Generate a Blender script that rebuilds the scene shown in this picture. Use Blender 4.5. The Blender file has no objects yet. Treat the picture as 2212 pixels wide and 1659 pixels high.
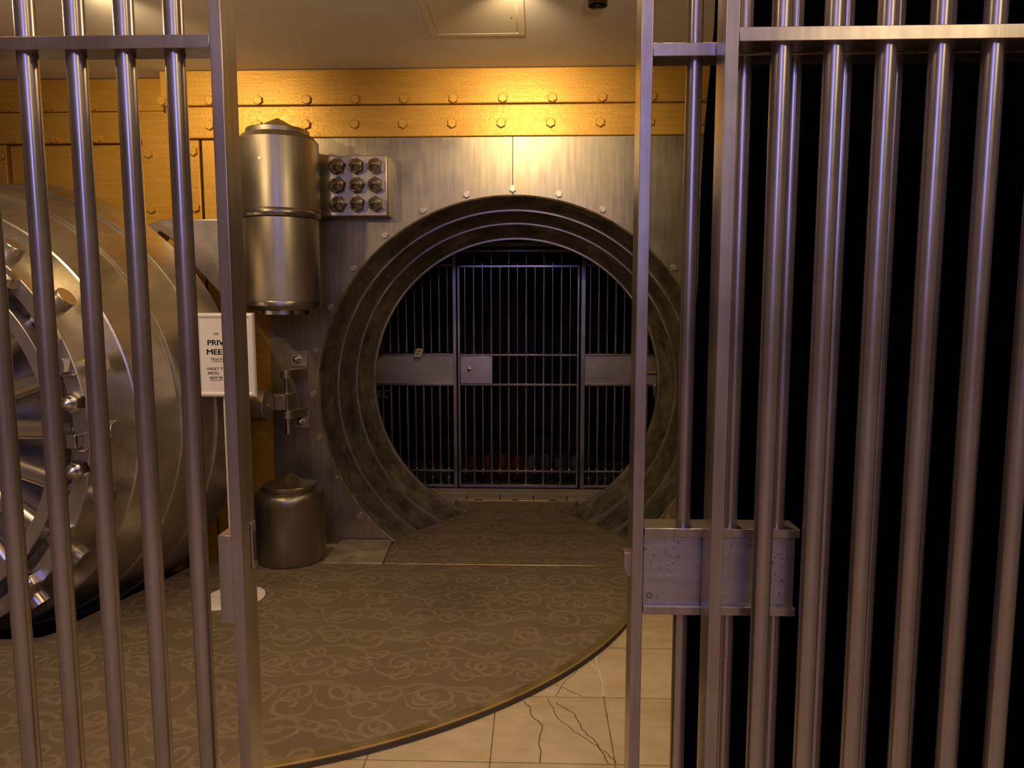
import bpy, math, random
from mathutils import Vector, Matrix
random.seed(4)
PI = math.pi
scene = bpy.context.scene
COL = scene.collection
CZ = 0.967                      # height of the centre of the round opening

# ------------------------------------------------------------------ materials
def new_mat(name):
    m = bpy.data.materials.new(name); m.use_nodes = True
    nt = m.node_tree
    for n in list(nt.nodes):
        nt.nodes.remove(n)
    out = nt.nodes.new('ShaderNodeOutputMaterial')
    b = nt.nodes.new('ShaderNodeBsdfPrincipled')
    nt.links.new(b.outputs[0], out.inputs[0])
    return m, nt, b

class NB:
    """tiny math-node builder"""
    def __init__(s, nt): s.nt = nt
    def val(s, sock, v):
        if hasattr(v, 'is_output'): s.nt.links.new(v, sock)
        else: sock.default_value = v
    def m(s, op, a, b=None, c=None, clamp=False):
        n = s.nt.nodes.new('ShaderNodeMath'); n.operation = op; n.use_clamp = clamp
        s.val(n.inputs[0], a)
        if b is not None: s.val(n.inputs[1], b)
        if c is not None: s.val(n.inputs[2], c)
        return n.outputs[0]
    def coords(s, which='Object'):
        return s.nt.nodes.new('ShaderNodeTexCoord').outputs[which]
    def mapping(s, vec, scale=(1, 1, 1), loc=(0, 0, 0), rot=(0, 0, 0)):
        n = s.nt.nodes.new('ShaderNodeMapping')
        s.nt.links.new(vec, n.inputs[0])
        n.inputs['Scale'].default_value = scale
        n.inputs['Location'].default_value = loc
        n.inputs['Rotation'].default_value = rot
        return n.outputs[0]
    def noise(s, vec, scale, detail=4, rough=.55):
        n = s.nt.nodes.new('ShaderNodeTexNoise')
        s.nt.links.new(vec, n.inputs['Vector'])
        n.inputs['Scale'].default_value = scale
        n.inputs['Detail'].default_value = detail
        n.inputs['Roughness'].default_value = rough
        return n.outputs[0]
    def ramp(s, fac, stops):
        n = s.nt.nodes.new('ShaderNodeValToRGB')
        s.nt.links.new(fac, n.inputs[0])
        e = n.color_ramp.elements
        while len(e) < len(stops): e.new(0.5)
        for k, (p, c) in enumerate(stops):
            e[k].position = p; e[k].color = (*c, 1) if len(c) == 3 else c
        return n.outputs[0]
    def rng(s, v, a, b, c, d):
        n = s.nt.nodes.new('ShaderNodeMapRange')
        s.val(n.inputs[0], v)
        for i, x in enumerate((a, b, c, d)): n.inputs[i + 1].default_value = x
        return n.outputs[0]
    def mix(s, fac, a, b):
        n = s.nt.nodes.new('ShaderNodeMix'); n.data_type = 'RGBA'
        s.val(n.inputs[0], fac)
        for sock, v in ((n.inputs[6], a), (n.inputs[7], b)):
            if hasattr(v, 'is_output'): s.nt.links.new(v, sock)
            else: sock.default_value = (*v, 1)
        return n.outputs[2]
    def bump(s, h, strength, dist, b):
        n = s.nt.nodes.new('ShaderNodeBump')
        n.inputs['Strength'].default_value = strength
        n.inputs['Distance'].default_value = dist
        s.nt.links.new(h, n.inputs['Height'])
        s.nt.links.new(n.outputs[0], b.inputs['Normal'])

def metal(name, c1, c2, metallic=.9, r1=.3, r2=.45, stretch=(1, 1, .05), scale=40, blot=3, bump=.05):
    m, nt, b = new_mat(name); q = NB(nt)
    co = q.coords()
    fine = q.noise(q.mapping(co, stretch), scale, 3)
    big = q.noise(co, blot, 5, .6)
    f = q.m('ADD', q.m('MULTIPLY', fine, .4), q.m('MULTIPLY', big, .6))
    nt.links.new(q.ramp(f, [(.36, c1), (.64, c2)]), b.inputs['Base Color'])
    b.inputs['Metallic'].default_value = metallic
    nt.links.new(q.rng(big, .35, .65, r1, r2), b.inputs['Roughness'])
    q.bump(fine, bump, .002, b)
    return m

def plain(name, col, rough=.6, metallic=0., var=.12, scale=8):
    m, nt, b = new_mat(name); q = NB(nt)
    n = q.noise(q.coords(), scale, 4)
    lo = tuple(x * (1 - var) for x in col); hi = tuple(min(1, x * (1 + var)) for x in col)
    nt.links.new(q.ramp(n, [(.3, lo), (.7, hi)]), b.inputs['Base Color'])
    b.inputs['Roughness'].default_value = rough
    b.inputs['Metallic'].default_value = metallic
    return m

M = {}
M['gate'] = metal('brushed_gate_steel', (.28, .235, .19), (.44, .375, .305), .85, .22, .32, (1, 1, .03), 60, 2.5)
M['plate'] = metal('vault_plate_steel', (.21, .182, .122), (.37, .328, .228), .88, .34, .50, (1, 1, .08), 45, 2.2, .08)
M['ring'] = metal('vault_ring_steel', (.12, .098, .06), (.37, .32, .215), .7, .36, .58, (1, 1, 1), 22, 6, .08)
M['lip'] = metal('vault_ring_lip_steel', (.22, .195, .155), (.33, .295, .24), .8, .34, .44, (1, 1, 1), 14, 5, .02)
M['hinge'] = metal('hinge_steel', (.36, .32, .24), (.52, .465, .355), .94, .34, .46, (1, 1, .06), 40, 2, .03)
M['door'] = metal('door_flank_steel', (.42, .38, .30), (.58, .53, .43), .9, .28, .40, (1, .05, 1), 30, 3, .04)
M['door_face'] = metal('door_face_steel', (.36, .33, .32), (.50, .46, .44), .8, .26, .36, (1, 1, 1), 20, 3, .03)
M['post'] = metal('shaded_post_steel', (.22, .19, .135), (.33, .29, .21), .9, .30, .42, (1, 1, .06), 40, 2, .03)  # hinge steel darkened: the shade around the low post is put into its colour
M['chrome'] = metal('polished_steel', (.55, .52, .50), (.66, .63, .60), 1., .12, .2, (1, 1, 1), 20, 4, .0)
M['darknut'] = metal('bronzed_nut_steel', (.26, .23, .19), (.36, .32, .27), .9, .22, .30, (1, 1, 1), 20, 4, .0)
M['grille'] = metal('grille_steel', (.22, .20, .18), (.34, .31, .28), .9, .26, .36, (1, 1, .05), 40, 3, .02)
M['brass'] = metal('brass_trim', (.66, .50, .22), (.85, .68, .36), .9, .28, .42, (.1, .1, 1), 40, 8, .05)
M['bronze'] = plain('dark_bronze', (.10, .06, .02), .35, .9)
M['black_cloth'] = plain('black_curtain_cloth', (.002, .002, .002), 1., 0, .3, 30)
M['black_cloth'].node_tree.nodes['Principled BSDF'].inputs['Specular IOR Level'].default_value = .02
M['black'] = plain('blackened_gap', (.012, .010, .008), .8)
M['white'] = plain('white_powder_coat', (.82, .78, .70), .4, 0, .03)
M['silver'] = plain('white_snap_frame', (.86, .84, .78), .25, .1, .03)
M['paper'] = plain('white_paper', (.85, .80, .73), .7, 0, .02)
M['ink'] = plain('black_ink', (.02, .02, .02), .6)
M['ceil'] = plain('painted_ceiling', (.70, .67, .64), .7, 0, .05, 3)
M['lobby'] = plain('lobby_wall', (.38, .32, .26), .7, 0, .1, 2)
M['shade_wall'] = plain('vault_interior_shade', (.020, .018, .017), .7)  # near-black tone carries the shade of the unlit vault interior
M['vault_floor'] = plain('vault_floor_tile', (.30, .25, .18), .5, 0, .15, 6)
M['red'] = plain('dark_red_glaze', (.035, .007, .004), .4)
M['grey'] = plain('grey_glaze', (.02, .02, .02), .5)
M['hatch'] = plain('painted_hatch', (.74, .68, .57), .6, 0, .04, 3)
M['grout'] = plain('dark_crack', (.07, .05, .03), .9)
M['pale_grout'] = plain('pale_mended_crack', (.62, .54, .40), .8)
M['keybox'] = plain('grey_key_box', (.42, .36, .29), .45, .2)

def gold_mat():
    m, nt, b = new_mat('gold_paint'); q = NB(nt)
    co = q.coords()
    big = q.noise(co, 1.6, 5, .6); fine = q.noise(co, 70, 5, .65); br = q.noise(q.mapping(co, (.06, 1, 1)), 60, 3)
    f = q.m('ADD', q.m('MULTIPLY', big, .6), q.m('MULTIPLY', br, .4))
    nt.links.new(q.ramp(f, [(.35, (.44, .235, .026)), (.65, (.60, .345, .05))]), b.inputs['Base Color'])
    b.inputs['Metallic'].default_value = .35
    nt.links.new(q.rng(fine, .3, .7, .34, .5), b.inputs['Roughness'])
    q.bump(q.m('ADD', fine, q.m('MULTIPLY', br, .6)), .28, .004, b)
    return m
M['gold'] = gold_mat()

def tile_mat():
    m, nt, b = new_mat('beige_stone_tile'); q = NB(nt)
    co = q.coords()
    sx = nt.nodes.new('ShaderNodeSeparateXYZ'); nt.links.new(co, sx.inputs[0])
    u = q.m('DIVIDE', q.m('ADD', sx.outputs[0], .008), .432)
    v = q.m('DIVIDE', q.m('ADD', sx.outputs[1], 1.875), .435)
    du = q.m('MULTIPLY', q.m('ABSOLUTE', q.m('SUBTRACT', q.m('FRACT', q.m('ADD', u, .5)), .5)), .432)
    dv = q.m('MULTIPLY', q.m('ABSOLUTE', q.m('SUBTRACT', q.m('FRACT', q.m('ADD', v, .5)), .5)), .435)
    wob = q.m('MULTIPLY', q.m('SUBTRACT', q.noise(co, 25, 4), .5), .003)
    d = q.m('ADD', q.m('MINIMUM', du, dv), wob)
    line = q.rng(d, .0012, .0030, 1, 0)
    wn = nt.nodes.new('ShaderNodeTexWhiteNoise'); wn.noise_dimensions = '2D'
    cb = nt.nodes.new('ShaderNodeCombineXYZ')
    nt.links.new(q.m('FLOOR', u), cb.inputs[0]); nt.links.new(q.m('FLOOR', v), cb.inputs[1])
    nt.links.new(cb.outputs[0], wn.inputs['Vector'])
    n1 = q.noise(co, 5, 6, .6); n2 = q.noise(q.mapping(co, (1, 3, 1), (0, 0, 0), (0, 0, .5)), 9, 6, .65)
    f = q.m('ADD', q.m('MULTIPLY', n1, .5), q.m('ADD', q.m('MULTIPLY', n2, .35), q.m('MULTIPLY', wn.outputs[0], .15)))
    base = q.ramp(f, [(.33, (.38, .29, .175)), (.66, (.56, .45, .30))])
    nt.links.new(q.mix(line, base, (.13, .09, .045)), b.inputs['Base Color'])
    b.inputs['Roughness'].default_value = .5
    q.bump(q.m('SUBTRACT', n2, q.m('MULTIPLY', line, 1.2)), .25, .004, b)
    return m
M['tile'] = tile_mat()

def carpet_mat():
    m, nt, b = new_mat('scroll_carpet'); q = NB(nt)
    co = q.coords()
    warp = nt.nodes.new('ShaderNodeTexNoise'); warp.inputs['Scale'].default_value = 5; warp.inputs['Detail'].default_value = 2
    nt.links.new(co, warp.inputs['Vector'])
    va = nt.nodes.new('ShaderNodeVectorMath'); va.operation = 'MULTIPLY_ADD'
    nt.links.new(warp.outputs['Color'], va.inputs[0]); va.inputs[1].default_value = (.07, .07, 0); nt.links.new(co, va.inputs[2])
    sx = nt.nodes.new('ShaderNodeSeparateXYZ'); nt.links.new(va.outputs[0], sx.inputs[0])
    X, Y = sx.outputs[0], sx.outputs[1]
    def spiral(cx, cy, ox, oy, rmax, turns, hand, w, phase):
        v = q.m('DIVIDE', q.m('ADD', Y, oy), cy)
        row = q.m('FLOOR', v)
        odd = q.m('MULTIPLY', q.m('FLOORED_MODULO', row, 2.0), .5)
        u = q.m('ADD', q.m('DIVIDE', q.m('ADD', X, ox), cx), odd)
        fx = q.m('MULTIPLY', q.m('SUBTRACT', q.m('FRACT', u), .5), cx)
        fy = q.m('MULTIPLY', q.m('SUBTRACT', q.m('FRACT', v), .5), cy)
        r = q.m('SQRT', q.m('ADD', q.m('MULTIPLY', fx, fx), q.m('MULTIPLY', fy, fy)))
        th = q.m('ARCTAN2', fy, fx)
        s = q.m('FRACT', q.m('ADD', q.m('ADD', q.m('MULTIPLY', th, hand / (2 * PI)), q.m('MULTIPLY', r, turns / rmax)), phase))
        d = q.m('ABSOLUTE', q.m('SUBTRACT', s, .5))
        band = q.rng(d, w, w + .07, 1, 0)
        return q.m('MULTIPLY', band, q.rng(r, rmax * .93, rmax, 1, 0))
    L = [spiral(.36, .25, .05, .02, .112, 1.9, 1, .11, .1), spiral(.36, .25, .23, .02, .075, 1.5, -1, .13, .4),
         spiral(.27, .19, .11, .115, .058, 1.4, 1, .14, .7), spiral(.31, .33, .00, .17, .10, 1.3, -1, .08, .2)]
    # flowing stems between the scrolls
    for k, (a, fr, sp, ph) in enumerate(((.05, 11, .25, 0), (.04, 14, .33, .1))):
        w = q.m('ADD', Y, q.m('MULTIPLY', q.m('SINE', q.m('ADD', q.m('MULTIPLY', X, fr), ph * 20)), a))
        d = q.m('ABSOLUTE', q.m('SUBTRACT', q.m('FRACT', q.m('ADD', q.m('DIVIDE', w, sp), ph)), .5))
        L.append(q.m('MULTIPLY', q.rng(d, .022, .045, 1, 0), .8))
    p = L[0]
    for x in L[1:]: p = q.m('MAXIMUM', p, x)
    pile = q.noise(co, 420, 2); big = q.noise(co, 2.5, 4)
    p = q.m('MULTIPLY', p, q.rng(q.noise(co, 18, 3), .3, .6, .35, 1.))
    base = q.ramp(big, [(.3, (.162, .120, .078)), (.7, (.196, .149, .098))])
    colr = q.mix(q.m('MULTIPLY', p, .68), base, (.29, .225, .15))
    dk = nt.nodes.new('ShaderNodeMix'); dk.data_type = 'RGBA'; dk.blend_type = 'MULTIPLY'
    dk.inputs[0].default_value = 1
    nt.links.new(colr, dk.inputs[6]); nt.links.new(q.ramp(pile, [(.25, (.7, .7, .7)), (.75, (1.15, 1.15, 1.15))]), dk.inputs[7])
    nt.links.new(dk.outputs[2], b.inputs['Base Color'])
    b.inputs['Roughness'].default_value = .95
    b.inputs['Specular IOR Level'].default_value = .15
    q.bump(q.m('ADD', pile, q.m('MULTIPLY', p, .3)), .4, .004, b)
    return m
M['carpet'] = carpet_mat()

# ------------------------------------------------------------------ mesh builder
class MB:
    def __init__(s): s.v = []; s.f = []; s.mi = []; s.cur = 0
    def add(s, vs, fs, mat=None):
        o = len(s.v); s.v += [tuple(map(float, v)) for v in vs]
        s.f += [tuple(o + i for i in f) for f in fs]
        s.mi += [s.cur if mat is None else mat] * len(fs); return s
    def box(s, x0, x1, y0, y1, z0, z1, mat=None):
        vs = [(x, y, z) for z in (z0, z1) for y in (y0, y1) for x in (x0, x1)]
        return s.add(vs, [(0, 2, 3, 1), (4, 5, 7, 6), (0, 1, 5, 4), (2, 6, 7, 3), (0, 4, 6, 2), (1, 3, 7, 5)], mat)
    def prism(s, poly, a, b, axis='z', mat=None):
        """poly of 2D points (counter-clockwise seen from +axis) pushed from a to b"""
        def P(p, h):
            return {'z': (p[0], p[1], h), 'y': (p[0], h, p[1]), 'x': (h, p[0], p[1])}[axis]
        n = len(poly)
        vs = [P(p, a) for p in poly] + [P(p, b) for p in poly]
        fs = [tuple(range(n))[::-1], tuple(range(n, 2 * n))] + [(i, (i + 1) % n, n + (i + 1) % n, n + i) for i in range(n)]
        if axis == 'y': fs = [f[::-1] for f in fs]
        return s.add(vs, fs, mat)
    def lathe(s, prof, mtx=None, n=48, closed_prof=False, a0=0., a1=2 * PI, mat=None):
        """prof: (r, h) pairs round the local z axis"""
        mtx = mtx or Matrix(); full = abs(a1 - a0 - 2 * PI) < 1e-6
        cnt = n if full else n + 1
        vs = []
        for i in range(cnt):
            a = a0 + (a1 - a0) * i / n
            for r, h in prof: vs.append(mtx @ Vector((r * math.cos(a), r * math.sin(a), h)))
        k = len(prof); fs = []
        for i in range(n):
            j = (i + 1) % cnt
            for t in range(k if closed_prof else k - 1):
                u = (t + 1) % k
                q = (i * k + t, j * k + t, j * k + u, i * k + u)
                if prof[t][0] < 1e-7: q = (i * k + t, j * k + u, i * k + u)
                elif prof[u][0] < 1e-7: q = (i * k + t, j * k + t, i * k + u)
                fs.append(q)
        return s.add(vs, fs, mat)
    def rod(s, p0, p1, r, n=24, mat=None, r1=None):
        p0, p1 = Vector(p0), Vector(p1); d = p1 - p0
        m = Matrix.Translation(p0) @ d.to_track_quat('Z', 'Y').to_matrix().to_4x4()
        r1 = r if r1 is None else r1
        return s.lathe([(0, 0), (r, 0), (r1, d.length), (0, d.length)], m, n, mat=mat)
    def torus(s, c, R, r, axis='z', n=32, k=10, mat=None):
        m = Matrix.Translation(c) @ {'z': Matrix(), 'x': Matrix.Rotation(PI / 2, 4, 'Y'), 'y': Matrix.Rotation(-PI / 2, 4, 'X')}[axis]
        prof = [(R + r * math.cos(2 * PI * i / k), r * math.sin(2 * PI * i / k)) for i in range(k)]
        return s.lathe(prof, m, n, True, mat=mat)
    def build(s, name, mats, parent=None, bevel=0., smooth=32, seg=2):
        if not isinstance(mats, (list, tuple)): mats = [mats]
        off = wloc(parent)
        me = bpy.data.meshes.new(name)
        me.from_pydata([tuple(Vector(v) - off) for v in s.v], [], s.f)
        for m in mats: me.materials.append(m)
        for p, i in zip(me.polygons, s.mi): p.material_index = i; p.use_smooth = True
        me.validate(); me.update()
        import bmesh
        bm = bmesh.new(); bm.from_mesh(me)
        bmesh.ops.remove_doubles(bm, verts=bm.verts, dist=1e-6)
        bmesh.ops.recalc_face_normals(bm, faces=bm.faces)
        bm.to_mesh(me); bm.free()
        me.set_sharp_from_angle(angle=math.radians(smooth))
        o = bpy.data.objects.new(name, me); COL.objects.link(o)
        if parent: o.parent = parent
        if bevel:
            b = o.modifiers.new('bevel', 'BEVEL'); b.width = bevel; b.segments = seg; b.limit_method = 'ANGLE'
            b.angle_limit = math.radians(40); b.harden_normals = False
        return o

def wloc(o):
    v = Vector((0, 0, 0))
    while o: v += o.location; o = o.parent
    return v

def tag(o, label=None, cat=None, group=None, kind=None):
    if label: o['label'] = label
    if cat: o['category'] = cat
    if group: o['group'] = group
    if kind: o['kind'] = kind
    return o

def thing(name, loc, label, cat, group=None, rz=0.):
    o = bpy.data.objects.new(name, None); COL.objects.link(o)
    o.empty_display_size = .1
    o.location = loc; o.rotation_euler = (0, 0, rz)
    return tag(o, label, cat, group)

def dup(o, parent, loc, rot=None):
    """another copy of part o (with its sub-parts) at local loc under parent"""
    c = o.copy(); COL.objects.link(c); c.parent = parent; c.location = loc
    if rot is not None: c.rotation_euler = rot
    for ch in o.children:
        d = ch.copy(); COL.objects.link(d); d.parent = c
    return c

def Tz(x, y, z): return Matrix.Translation((x, y, z))
TO_FRONT = Matrix.Rotation(PI / 2, 4, 'X')          # local +z  ->  world -y (towards the viewer)

def hexprof(bm, r, h, mtx, chamfer=.2, mat=None, spin=0.):
    n = 6
    ring = lambda rr, hh: [mtx @ Vector((rr * math.cos(spin + 2 * PI * i / n), rr * math.sin(spin + 2 * PI * i / n), hh)) for i in range(n)]
    vs = ring(r, 0) + ring(r, h * (1 - chamfer)) + ring(r * .86, h)
    fs = [(i, (i + 1) % 6, 6 + (i + 1) % 6, 6 + i) for i in range(6)] + [(6 + i, 6 + (i + 1) % 6, 12 + (i + 1) % 6, 12 + i) for i in range(6)] + [tuple(range(12, 18))]
    bm.add(vs, fs, mat)

# ------------------------------------------------------------------ the setting
pit_poly = [(-6, -9), (5, -9), (5, .3), (-1.62, .3), (-1.62, -.475), (-1.86, -.475), (-1.90, -.56), (-1.965, -.84), (-2.045, -1.10),
            (-2.10, -1.30), (-2.118, -1.42), (-2.16, -1.475), (-2.25, -1.495), (-2.36, -1.50), (-2.46, -1.62), (-2.52, -1.70), (-6, -1.70)]
fb = MB()
fb.prism(pit_poly, -.5, -.03)
def ribbon(pts, w, mat):
    for (a, b) in zip(pts, pts[1:]):
        d = Vector((b[0] - a[0], b[1] - a[1])); n = Vector((-d.y, d.x)).normalized() * w / 2
        vs = [(a[0] + n.x, a[1] + n.y, -.0296), (a[0] - n.x, a[1] - n.y, -.0296), (b[0] - n.x, b[1] - n.y, -.0296), (b[0] + n.x, b[1] + n.y, -.0296)]
        fb.add(vs, [(0, 1, 2, 3)], mat)
def jag(pts, amp, n):
    out = []
    for a, b in zip(pts, pts[1:]):
        for i in range(n):
            t = i / n
            j = amp if i else amp * .3
            out.append((a[0] + (b[0] - a[0]) * t + random.uniform(-j, j), a[1] + (b[1] - a[1]) * t + random.uniform(-j, j)))
    return out + [pts[-1]]
for pts, w, mi in (([(.103, -1.909), (.128, -1.96), (.135, -2.022), (.162, -2.058), (.175, -2.081), (.168, -2.127), (.162, -2.182), (.167, -2.256), (.165, -2.311)], .0028, 1),
                   ([(.198, -1.886), (.236, -2.031), (.292, -2.117), (.346, -2.177), (.392, -2.229), (.428, -2.30)], .0022, 1),
                   ([(.232, -1.918), (.266, -1.956), (.304, -2.005), (.32, -2.088), (.354, -2.155), (.375, -2.208), (.4, -2.304)], .0028, 1),
                   ([(.331, -1.652), (.258, -1.781), (.23, -1.865)], .002, 1), ([(.229, -1.775), (.285, -1.822), (.336, -1.869)], .002, 1),
                   ([(.383, -1.563), (.414, -1.658)], .005, 2), ([(.424, -1.50), (.424, -1.86)], .005, 2)):
    ribbon(jag(pts, .004, 4), w * 1.35, mi)
floor = tag(fb.build('floor', [M['tile'], M['grout'], M['pale_grout']]), kind='structure')
pit = tag(MB().box(-6, -1.62, -1.70, .14, -.5, -.275).build('floor', M['black']), kind='structure')
vf = MB()
vf.box(-2.2, 2.2, .7375, 1.44, -.3, -.012); vf.box(-2.2, 2.2, 1.44, 4.5, -.3, -.0125, 1)  # dark section behind the grille: shade put into the floor colour
tag(vf.build('floor', [M['grout'], M['shade_wall']]), kind='structure')
tag(MB().box(-6, 5, -3.5, .3, 2.99, 3.15).build('ceiling', M['ceil']), kind='structure')
tag(MB().box(-6, 5, -9.15, -3.4, 4.4, 4.5).build('ceiling', M['ceil']), kind='structure')
tag(MB().box(-6, 5, -3.5, -3.4, 3.15, 4.4).build('wall_header', M['lobby']), kind='structure')
tag(MB().box(-6, 5, -9.15, -9, -.5, 4.4).build('wall_back', M['lobby']), kind='structure')
tag(MB().box(-6.15, -6, -9.15, .3, -.5, 4.4).build('wall_left', M['lobby']), kind='structure')
tag(MB().box(5, 5.15, -9.15, .3, -.5, 4.4).build('wall_right', M['lobby']), kind='structure')
wr = MB()
wr.box(-6, -1.45, .205, .45, -.5, 2.99); wr.box(1.5, 5, .205, .45, -.5, 2.99); wr.box(-1.45, 1.5, .205, .45, 2.45, 2.99)
tag(wr.build('wall_rear', M['gold']), kind='structure')
vi = MB()
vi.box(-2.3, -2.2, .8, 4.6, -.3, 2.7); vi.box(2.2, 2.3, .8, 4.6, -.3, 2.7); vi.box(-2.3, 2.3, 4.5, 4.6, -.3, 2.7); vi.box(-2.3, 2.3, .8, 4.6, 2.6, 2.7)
tag(vi.build('wall_inner', M['shade_wall']), kind='structure')

# ------------------------------------------------------------------ carpet platform and its brass nosing
AC, AR = Vector((-1.4585, -.2503)), 2.268
a_left = math.atan2(-1.70 + .2503, -math.sqrt(AR ** 2 - 1.4497 ** 2)) + 2 * PI
a_right = math.atan2(-.462 + .2503, math.sqrt(AR ** 2 - .2117 ** 2)) + 2 * PI
arc = lambda r, n=80: [(AC.x + r * math.cos(a_left + (a_right - a_left) * i / n), AC.y + r * math.sin(a_left + (a_right - a_left) * i / n)) for i in range(n + 1)]
pitedge = [(-1.62, -.475), (-1.86, -.475), (-1.90, -.56), (-1.965, -.84), (-2.045, -1.10), (-2.10, -1.30), (-2.118, -1.42), (-2.16, -1.475), (-2.25, -1.495), (-2.36, -1.50), (-2.46, -1.62), (-2.52, -1.70)]
cp = MB()
cp.prism(arc(AR - .038) + [(.78, -.462), (-1.13, -.462), (-1.13, -.16), (-1.62, -.16)] + pitedge, -.0295, 0)
tag(cp.build('carpet', M['carpet']), 'brown scroll-patterned carpet with a curved front edge on the raised floor before the vault', 'carpet')
nz = thing('floor_nosing', (AC.x, AC.y - AR, -.03), 'curved brass edging strip with dark riser where carpet meets beige stone floor', 'floor trim')
nb = MB(); o_, i_ = arc(AR), arc(AR - .022)
def strip_between(bm, A, B, z0, z1):
    n = len(A)
    vs = [(x, y, z0) for x, y in A] + [(x, y, z0) for x, y in B] + [(x, y, z1) for x, y in A] + [(x, y, z1) for x, y in B]
    fs = []
    for i in range(n - 1):
        fs += [(2 * n + i, 2 * n + i + 1, 3 * n + i + 1, 3 * n + i), (i, n + i, n + i + 1, i + 1), (i, i + 1, 2 * n + i + 1, 2 * n + i), (n + i, 3 * n + i, 3 * n + i + 1, n + i + 1)]
    fs += [(0, 2 * n, 3 * n, n), (n - 1, 2 * n - 1, 4 * n - 1, 3 * n - 1)]
    bm.add(vs, fs)
strip_between(nb, o_, arc(AR - .037), -.008, .0015); nb.build('brass_strip', M['brass'], nz)
rb = MB(); strip_between(rb, arc(AR + .003), arc(AR - .037), -.0295, -.008); rb.build('riser', M['grout'], nz)

# inner carpet ramp in the throat
rc = MB()
half = [(-.455, .75), (-.340, .744), (-.340, .72), (-.64, .245), (-.772, .0), (-.772, -.012), (-.755, -.4395)]
rp = [(.455, .965), (-.455, .965)] + half + [(-x, y) for x, y in half[::-1]]
rc.prism(rp, -.008, 0)
tag(rc.build('carpet', M['carpet']), 'brown carpet runner tapering through the round vault opening towards the barred gate', 'carpet')
th_ = thing('threshold_strip', (0, -.45, 0), 'straight thin brass strip across the carpet just before the vault opening', 'floor trim')
MB().box(-.757, .785, -.4575, -.441, -.029, .005).build('brass_bar', M['brass'], th_, bevel=.002)
ap = thing('carpet_trim', (0, .965, 0), 'scuffed metal angle framing the far end of the carpet runner in the vault', 'floor trim')
MB().box(-.47, .47, .966, .985, -.011, .012).build('cross_bar', M['brass'], ap, bevel=.002)
for sx in (-1, 1):
    MB().box(min(sx * .457, sx * .47), max(sx * .457, sx * .47), .76, .966, -.011, .010).build('side_bar', M['grille'], ap, bevel=.002)
for k in range(3):
    MB().box(-.30 + k * .29 - .028, -.30 + k * .29 + .028, .9662, .980, .004, .018).build('clip', M['bronze'], ap, bevel=.002)
fp = thing('floor_plate', (-.95, -.23, 0), 'worn bare steel floor plate between the short capped post and the carpet runner', 'floor plate')
MB().prism([(-1.128, -.455), (-.768, -.455), (-.792, -.012), (-1.128, -.012)], -.029, .006).build('plate', metal('worn_floor_steel', (.30, .26, .18), (.55, .48, .34), .45, .4, .6, (1, 1, 1), 10, 6, .1), fp, bevel=.003)

# vault floor stone edging in front of the grille
for k in range(6):
    x0 = -.672 + k * .268
    o = MB().box(x0 + .005, x0 + .263, 1.052, 1.205, -.02, .004).build('floor_tile', M['vault_floor'], bevel=.002)
    tag(o, ['beige floor tile inside the vault at the left end of the row before the grille', 'beige floor tile, second from the left in the row before the grille',
            'beige floor tile just left of centre in the row before the grille', 'beige floor tile just right of centre in the row before the grille',
            'beige floor tile, second from the right in the row before the grille', 'beige floor tile inside the vault at the right end of the row before the grille'][k], 'floor tile', 'tiles in the row before the grille')
for xa, xb, wd in ((-.9, -.48, 'left'), (.48, .9, 'right')):
    o = MB().box(xa, xb, .80, 1.044, -.02, .004).build('floor_tile', M['vault_floor'], bevel=.002)
    tag(o, 'beige floor tile inside the vault, just %s of the carpet runner end' % wd, 'floor tile')
o = MB().box(-.95, .95, 1.213, 1.36, -.02, .006).build('door_sill', M['vault_floor'], bevel=.003)
tag(o, 'long beige stone sill lying under the inner barred gate', 'sill')

# ------------------------------------------------------------------ gold wall: beams, pilasters, panels, all with hex bolts
def hexbolt(name, mat, r=.031, h=.02, parent=None, loc=(0, 0, 0)):
    bm = MB(); hexprof(bm, r, h, TO_FRONT, .3, spin=PI / 6)
    o = bm.build(name, mat, None, smooth=25); o.parent = parent; o.location = loc
    return o
proto_bolt = None
def goldpart(name, label, cat, x0, x1, y0, y1, z0, z1, bolts, group=None, bev=.006):
    global proto_bolt
    base = Vector(((x0 + x1) / 2, y1, z0))
    t = thing(name, base, label, cat, group)
    MB().box(x0, x1, y0, y1, z0, z1).build('plate', M['gold'], t, bevel=bev)
    for (x, z) in bolts:
        l = Vector((x, y0 + .001, z)) - base
        if proto_bolt is None: proto_bolt = hexbolt('bolt', M['gold'], parent=t, loc=l)
        else: dup(proto_bolt, t, l, (0, random.uniform(-.15, .15), 0))
    return t
S = .3041
goldpart('gold_beam', 'upper long gold-painted bolted beam under the ceiling above the vault opening', 'beam', -2.20, 2.4, 0, .2, 2.775, 2.987, [(-1.581 - 2 * S + i * S, 2.804) for i in range(13)], 'gold beams')
goldpart('gold_beam', 'lower long gold-painted bolted beam resting on the steel vault front', 'beam', -2.172, 2.4, .006, .2, 2.579, 2.771, [(-1.591 - S + i * S, 2.657) for i in range(12)], 'gold beams')
goldpart('gold_beam', 'upper shorter gold bolted beam at far left, set back beside the long beams', 'beam', -5.9, -2.21, .14, .2, 2.783, 2.985, [(-2.435 - .281 * i, 2.808) for i in range(8)], 'gold beams')
goldpart('gold_beam', 'lower shorter gold bolted beam at far left, above the open round door', 'beam', -5.9, -2.40, .143, .2, 2.585, 2.779, [(-2.42 - .28 * i, 2.612) for i in range(8)], 'gold beams')
goldpart('gold_pilaster', 'wide gold-painted bolted upright plate left of the long beams', 'pilaster', -2.40, -2.18, .128, .2, -.4, 2.779, [(-2.355, 2.512 - .35 * i) for i in range(6)], 'gold pilasters')
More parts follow.
